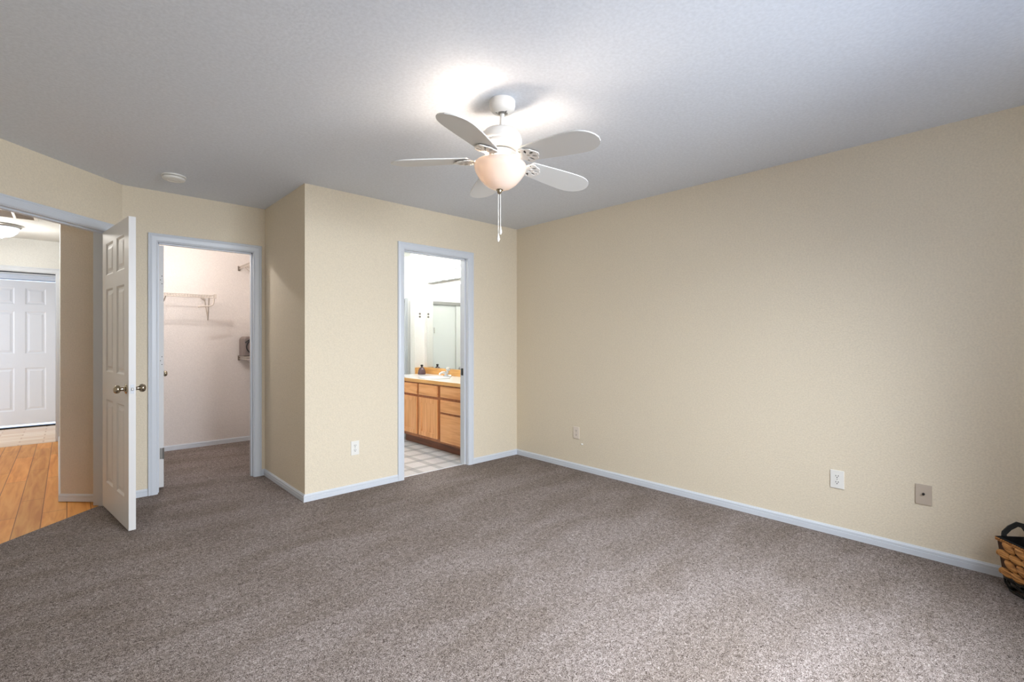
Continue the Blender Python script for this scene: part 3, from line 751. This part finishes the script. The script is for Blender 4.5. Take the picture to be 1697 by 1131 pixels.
# the worktop with its integral oval basin
ct = empty('bathroom_countertop', (3.28, 4.72, .742)); tag(ct, 'white vanity top with oval basin and maple edge', 'countertop')
cl = Vector(ct.location)
def cput(mb, nm, mt, par=None, sm=None):
    for q in mb.bm.verts: q.co -= cl
    return mb.obj(nm, mt, par or ct, sm)
ZT = .783
bx0, by0, brx, bry = 3.255, 4.86, .165, .235
X0, X1, Y0, Y1 = 2.996, VX - .002, vy0, vy1
mb = MB(); n_p = 48; ring_o, ring_i = [], []
for i in range(n_p):
    a = 2 * PI * i / n_p; ca, sa = math.cos(a), math.sin(a)
    ring_i.append((bx0 + brx * ca, by0 + bry * sa))
    tx = ((X1 - bx0) if ca > 0 else (bx0 - X0)) / max(abs(ca), 1e-6); ty = ((Y1 - by0) if sa > 0 else (by0 - Y0)) / max(abs(sa), 1e-6); t = min(tx, ty)
    ring_o.append((bx0 + t * ca, by0 + t * sa))
o_ = [mb.v((x, y, ZT)) for x, y in ring_o]; i_ = [mb.v((x, y, ZT)) for x, y in ring_i]
for i in range(n_p): mb.face([o_[i], o_[(i + 1) % n_p], i_[(i + 1) % n_p], i_[i]])
for x, y in ((X0, Y0), (X0, Y1), (X1, Y0), (X1, Y1)):       # close the corners
    near = sorted(range(n_p), key=lambda k: (ring_o[k][0] - x) ** 2 + (ring_o[k][1] - y) ** 2)[:2]
    mb.face([mb.v((x, y, ZT)), o_[near[0]], o_[near[1]]])
cput(mb, 'worktop', 'porcelain')
mb = MB(); prev = None
for s_, z in ((1.03, ZT + .004), (1.0, ZT + .003), (.97, ZT - .01), (.90, ZT - .05), (.75, ZT - .09), (.45, ZT - .115), (.08, ZT - .12)):
    r_ = [mb.v((bx0 + brx * s_ * math.cos(2 * PI * i / n_p), by0 + bry * s_ * math.sin(2 * PI * i / n_p), z)) for i in range(n_p)]
    if prev:
        for i in range(n_p): mb.face([prev[i], prev[(i + 1) % n_p], r_[(i + 1) % n_p], r_[i]])
    prev = r_
mb.face(prev); cput(mb, 'basin', 'porcelain', sm=50)
mb = MB(); mb.box(X0 - .004, X0 + .014, Y0, Y1, .744, ZT - .0005, .002); cput(mb, 'wood_edge', 'maple_edge')
mb = MB(); mb.box(VX - .021, VX - .002, Y0, Y1, ZT + .0005, .868, .002); cput(mb, 'backsplash', 'maple_edge')
mb = MB(); mb.box(XP + .004, VX - .022, YP - .020, YP - .001, ZT + .0005, .868, .002); cput(mb, 'side_splash', 'maple_edge')

fx, fy = 3.46, 4.87
fa = empty('faucet', (fx, fy, ZT)); tag(fa, 'chrome basin faucet with a clear round knob', 'faucet')
mb = MB(); n_p = 28; L0 = []
for s_, z in ((1, .0005), (1, .012), (.9, .022), (.6, .028)):
    L0.append([mb.v((.030 * s_ * math.cos(2 * PI * i / n_p), .080 * s_ * math.sin(2 * PI * i / n_p), z)) for i in range(n_p)])
for a, b in zip(L0, L0[1:]):
    for i in range(n_p): mb.face([a[i], a[(i + 1) % n_p], b[(i + 1) % n_p], b[i]])
mb.face(L0[-1]); mb.obj('base_plate', 'chrome', fa, 45)
mb = MB(); mb.tube([(.0, 0, .02), (-.03, 0, .052), (-.075, 0, .056), (-.115, 0, .044), (-.122, 0, .030)], [.022, .019, .014, .012, .011], 14); mb.obj('spout', 'chrome', fa, 60)
mb = MB(); mb.tube([(.004, 0, .02), (.006, 0, .072)], [.018, .014], 14); mb.obj('stem', 'chrome', fa, 60)
mb = MB().ball((.006, 0, .094), .030, .030, .026); mb.obj('knob', 'acrylic', fa, 60)
mb = MB(); mb.tube([(.022, .035, .018), (.022, .035, .075)], .003, 8); mb.ball((.022, .035, .078), .006); mb.obj('drain_lever', 'chrome', fa, 60)

sb = empty('soap_bottle', (3.440, 5.430, ZT)); tag(sb, 'smoky mauve bottle with a black cap at the basin corner', 'bottle')
MB().lathe([(0, .0005), (.050, .0005), (.053, .006), (.051, .030), (.044, .058), (.032, .080), (.020, .093), (.013, .097), (0, .097)], 32).obj('body', 'soap', sb, 50)
MB().lathe([(0, .097), (.012, .097), (.012, .108), (.017, .110), (.017, .125), (.008, .130), (0, .130)], 20).obj('cap', 'black', sb, 40)

mi = MB(); mi.box(VX - .006, VX - .001, vy0 + .03, 5.497, .872, 1.931)
tag(mi.obj('wall_mirror', 'mirror'), 'large frameless bathroom mirror above the vanity', 'mirror')

vlgt = empty('vanity_light', (VX, 4.80, 2.07)); tag(vlgt, 'bathroom light bar with a row of glowing globe bulbs above the mirror', 'light')
MB().box(-.055, -.001, -.62, .635, -.070, .068, .006).obj('back_plate', 'chrome', vlgt)
for k in range(8):
    y = .56 - .150 * k
    b_ = MB().ball((-.112, y, -.003), .048).obj('bulb', 'vbulb', vlgt, 60)
    MB().tube([(-.075, y, -.003), (-.055, y, -.003)], .022, 16).obj('lamp_socket', 'chrome', b_, 40)

sh = empty('shower_enclosure', (2.75, 5.95, 0)); tag(sh, 'frosted shower enclosure with a chrome header rail seen in the bathroom mirror', 'shower')
MB().box(-.745, .0, -.010, .010, .09, 1.765).obj('glass_panel', 'shower', sh)
MB().box(.0, .725, .012, .030, .09, 1.765).obj('glass_panel', 'shower', sh)
MB().box(-.750, .735, -.022, .036, 1.765, 1.815, .003).obj('header_rail', 'steel', sh)
MB().box(-.750, .815, -.030, .300, -.004, .090, .01).obj('curb', 'porcelain', sh)
MB().box(.725, .772, -.030, .045, .088, 1.832, .004).obj('frame_post', 'trim', sh)
MB().tube([(.42, -.045, 1.34), (.42, -.045, 1.42)], .009, 10).obj('pull_handle', 'chrome', sh)

# ------------------------------------------------------------------ hall: return grille and dome lamp
vg = empty('ceiling_vent', (-.528, 6.545, H)); tag(vg, 'white return-air grille with dark bays in the hall ceiling', 'vent')
w2, l2 = .315, .20
mb = MB(); mb.box(-w2, w2, -l2, -l2 + .022, -.010, 0, .002); mb.box(-w2, w2, l2 - .016, l2, -.010, 0, .002); mb.box(-w2, -w2 + .022, -l2, l2, -.010, 0, .002); mb.box(w2 - .024, w2, -l2, l2, -.010, 0, .002)
for k in (1, 2, 3): x = -w2 + 2 * w2 * k / 4; mb.box(x - .010, x + .010, -l2, l2, -.009, 0, .002)
mb.obj('vent_frame', 'ventw', vg)
MB().box(-w2 + .01, w2 - .01, -l2 + .01, l2 - .01, -.002, -.0005).obj('backing', 'ventd', vg)
mb = MB()
for k in range(14):
    y = -l2 + .03 + k * .0265
    mb.box(-w2 + .02, w2 - .02, y, y + .012, -.006, -.003)
mb.obj('louvre', 'ventd', vg)
dl = empty('ceiling_light', (-.495, 7.235, H)); tag(dl, 'flush dome ceiling light with metal rim in the hall', 'light')
MB().lathe([(0, 0), (.143, 0), (.149, -.006), (.148, -.020), (.138, -.030), (.131, -.028), (.131, -.004), (0, -.004)], 48).obj('rim', 'steel', dl, 35)
MB().lathe([(.133, -.026), (.129, -.048), (.115, -.078), (.089, -.104), (.052, -.122), (.014, -.130), (0, -.130), (0, -.126), (.050, -.118), (.086, -.100), (.111, -.075), (.125, -.047), (.129, -.026), (.133, -.026)], 48).obj('glass_dome', 'dome', dl, 60)
MB().lathe([(0, -.128), (.012, -.129), (.014, -.134), (.006, -.142), (0, -.143)], 16).obj('finial', 'steel', dl, 40)

# ------------------------------------------------------------------ basket in a wire stand by the right wall
BA = Vector((-.77, -.64)).normalized(); BB = Vector((-BA.y, BA.x)) * 1.0          # along the near long side; into the wall side
if BB.x < 0: BB = -BB
bt = Vector((3.425, .085))
LA, LB = .34, .17
bcx = bt + BA * LA / 2 + BB * LB / 2
bk = empty('basket', (bcx.x, bcx.y, 0)); tag(bk, 'braided tan basket with black liner and strap handle in a black wire stand', 'basket')
def bp(a, b_, z):   # a, b from -1..1 of the top size; sides taper
    s_ = .88 + .12 * (z - .07) / .17
    v_ = BA * (a * LA / 2 * s_) + BB * (b_ * LB / 2 * s_); return Vector((v_.x, v_.y, z))
mb = MB()
# inner shell
for a0, b0, a1, b1 in ((-1, -1, 1, -1), (1, -1, 1, 1), (1, 1, -1, 1), (-1, 1, -1, -1)):
    p = [bp(a0 * .985, b0 * .97, .068), bp(a1 * .985, b1 * .97, .068), bp(a1 * .985, b1 * .97, .235), bp(a0 * .985, b0 * .97, .235)]
    mb.face([mb.v(q) for q in p])
mb.face([mb.v(bp(a, b_, .068)) for a, b_ in ((-.98, -.96), (.98, -.96), (.98, .96), (-.98, .96))])
mb.obj('inner_wall', 'shade_weave', bk); mb = MB()
# braided pads: rows of slanted lens shapes that overlap like plaits
def side(a0, b0, a1, b1, length):
    rows, zc = 4, [.088 + .043 * k for k in range(4)]
    n_c = max(3, round(length / .066)); u = (Vector((BA.x, BA.y, 0)) * (a1 - a0) + Vector((BB.x, BB.y, 0)) * (b1 - b0)).normalized()
    nrm = Vector((u.y, -u.x, 0)); mid = bp((a0 + a1) / 2, (b0 + b1) / 2, .1); 
    if nrm.dot(Vector((mid.x, mid.y, 0))) < 0: nrm = -nrm
    for k in range(rows):
        for j in range(-1, n_c + 1):
            t = (j + .5 + (.5 if k % 2 else 0)) / n_c
            if t < .02 or t > .98: continue
            z = zc[k]; c_ = bp(a0 + (a1 - a0) * t, b0 + (b1 - b0) * t, z) + nrm * .001
            up = Vector((0, 0, 1)); tilt = R(-23 if k % 2 else -5)
            ax = u * math.cos(tilt) + up * math.sin(tilt); ay = nrm; az_ = ax.cross(ay).normalized()
            if az_.z < 0: az_ = -az_
            mt_ = Matrix(((ax.x, ay.x, az_.x, 0), (ax.y, ay.y, az_.y, 0), (ax.z, ay.z, az_.z, 0), (0, 0, 0, 1)))
            mb.ball(c_, .0372, .0105, .0212, 16, 10, mt_)
side(-1, -1, 1, -1, LA); side(1, -1, 1, 1, LB); side(1, 1, -1, 1, LA); side(-1, 1, -1, -1, LB)
mb.obj('woven_body', 'weave', bk, 60)
mb = MB(); cs = [(-1, -1), (1, -1), (1, 1), (-1, 1), (-1, -1)]
for (a0, b0), (a1, b1) in zip(cs, cs[1:]):
    L_ = LA if b0 == b1 else LB; n_t = int(L_ / .012)
    for i in range(n_t):
        t0, t1 = i / n_t, (i + 1.25) / n_t
        mb.tube([bp(a0 + (a1 - a0) * t0, b0 + (b1 - b0) * t0, .236), bp(a0 + (a1 - a0) * min(t1, 1), b0 + (b1 - b0) * min(t1, 1), .246)], .006, 6)
mb.obj('braided_rim', 'weave', bk, 60)
mb = MB()
for a0, b0, a1, b1 in ((-1, -1, 1, -1), (1, -1, 1, 1), (1, 1, -1, 1), (-1, 1, -1, -1)):
    k1 = .94
    p = [bp(a0 * k1, b0 * k1, .075), bp(a1 * k1, b1 * k1, .075), bp(a1 * k1, b1 * k1, .255), bp(a0 * k1, b0 * k1, .255)]; mb.face([mb.v(q) for q in p])
    p = [bp(a0 * k1, b0 * k1, .255), bp(a1 * k1, b1 * k1, .255), bp(a1 * 1.02, b1 * 1.04, .249), bp(a0 * 1.02, b0 * 1.04, .249)]; mb.face([mb.v(q) for q in p])
mb.face([mb.v(bp(a * .94, b_ * .94, .075)) for a, b_ in ((-1, -1), (1, -1), (1, 1), (-1, 1))])
mb.obj('liner', 'cloth', bk)
for a in (-1, 1):
    mb = MB(); pts = [bp(a * .96, -.62, .25), bp(a * .97, -.58, .268), bp(a * .98, -.25, .293), bp(a * .98, .15, .312), bp(a * .98, .45, .305), bp(a * .97, .72, .268), bp(a * .96, .76, .25)]
    out = Vector((BA.x, BA.y, 0)) * .0025
    rows = []
    for i, p in enumerate(pts):
        d_ = (pts[min(i + 1, 6)] - pts[max(i - 1, 0)]).normalized(); w_ = d_.cross(Vector((BA.x, BA.y, 0))).normalized() * .0125
        rows.append([mb.v(p + w_ + out), mb.v(p - w_ + out), mb.v(p - w_ - out), mb.v(p + w_ - out)])
    for r0, r1 in zip(rows, rows[1:]):
        for i in range(4): mb.face([r0[i], r0[(i + 1) % 4], r1[(i + 1) % 4], r1[i]])
    mb.face(rows[0]); mb.face(rows[-1])
    h_ = mb.obj('strap_handle', 'strap', bk)
    for rv in (-.6, .74): MB().ball(bp(a * 1.0, rv, .262), .007, .007, .007, 12, 8).obj('rivet', 'iron', h_, 60)
mb = MB()
def ring(z, k): 
    pts = []
    for a, b_ in ((-1, -1), (1, -1), (1, 1), (-1, 1)):
        for i in range(5):
            ang_ = {(-1, -1): PI, (1, -1): 1.5 * PI, (1, 1): 0, (-1, 1): .5 * PI}[(a, b_)] + i / 4 * PI / 2
            r_ = .04
            v_ = BA * (a * (LA / 2 * k - r_) + r_ * math.cos(ang_)) + BB * (b_ * (LB / 2 * k - r_) + r_ * math.sin(ang_)); pts.append((v_.x, v_.y, z))
    return pts + [pts[0]]
mb.tube(ring(.064, .93), .0055, 8); mb.tube(ring(.0065, .80), .0065, 8); mb.tube(ring(.036, .87), .0035, 8)
top, low = ring(.064, .93), ring(.0065, .80)
for i in range(0, 20, 2):
    a, b_ = Vector(top[i]), Vector(low[(i + 1) % 20]); m_ = (a + b_) / 2 * 1.0; m_.z = .026
    mb.tube([a, Vector((m_.x * 1.06, m_.y * 1.06, .035)), b_], .0045, 8)
mb.obj('wire_stand', 'iron', bk, 60)
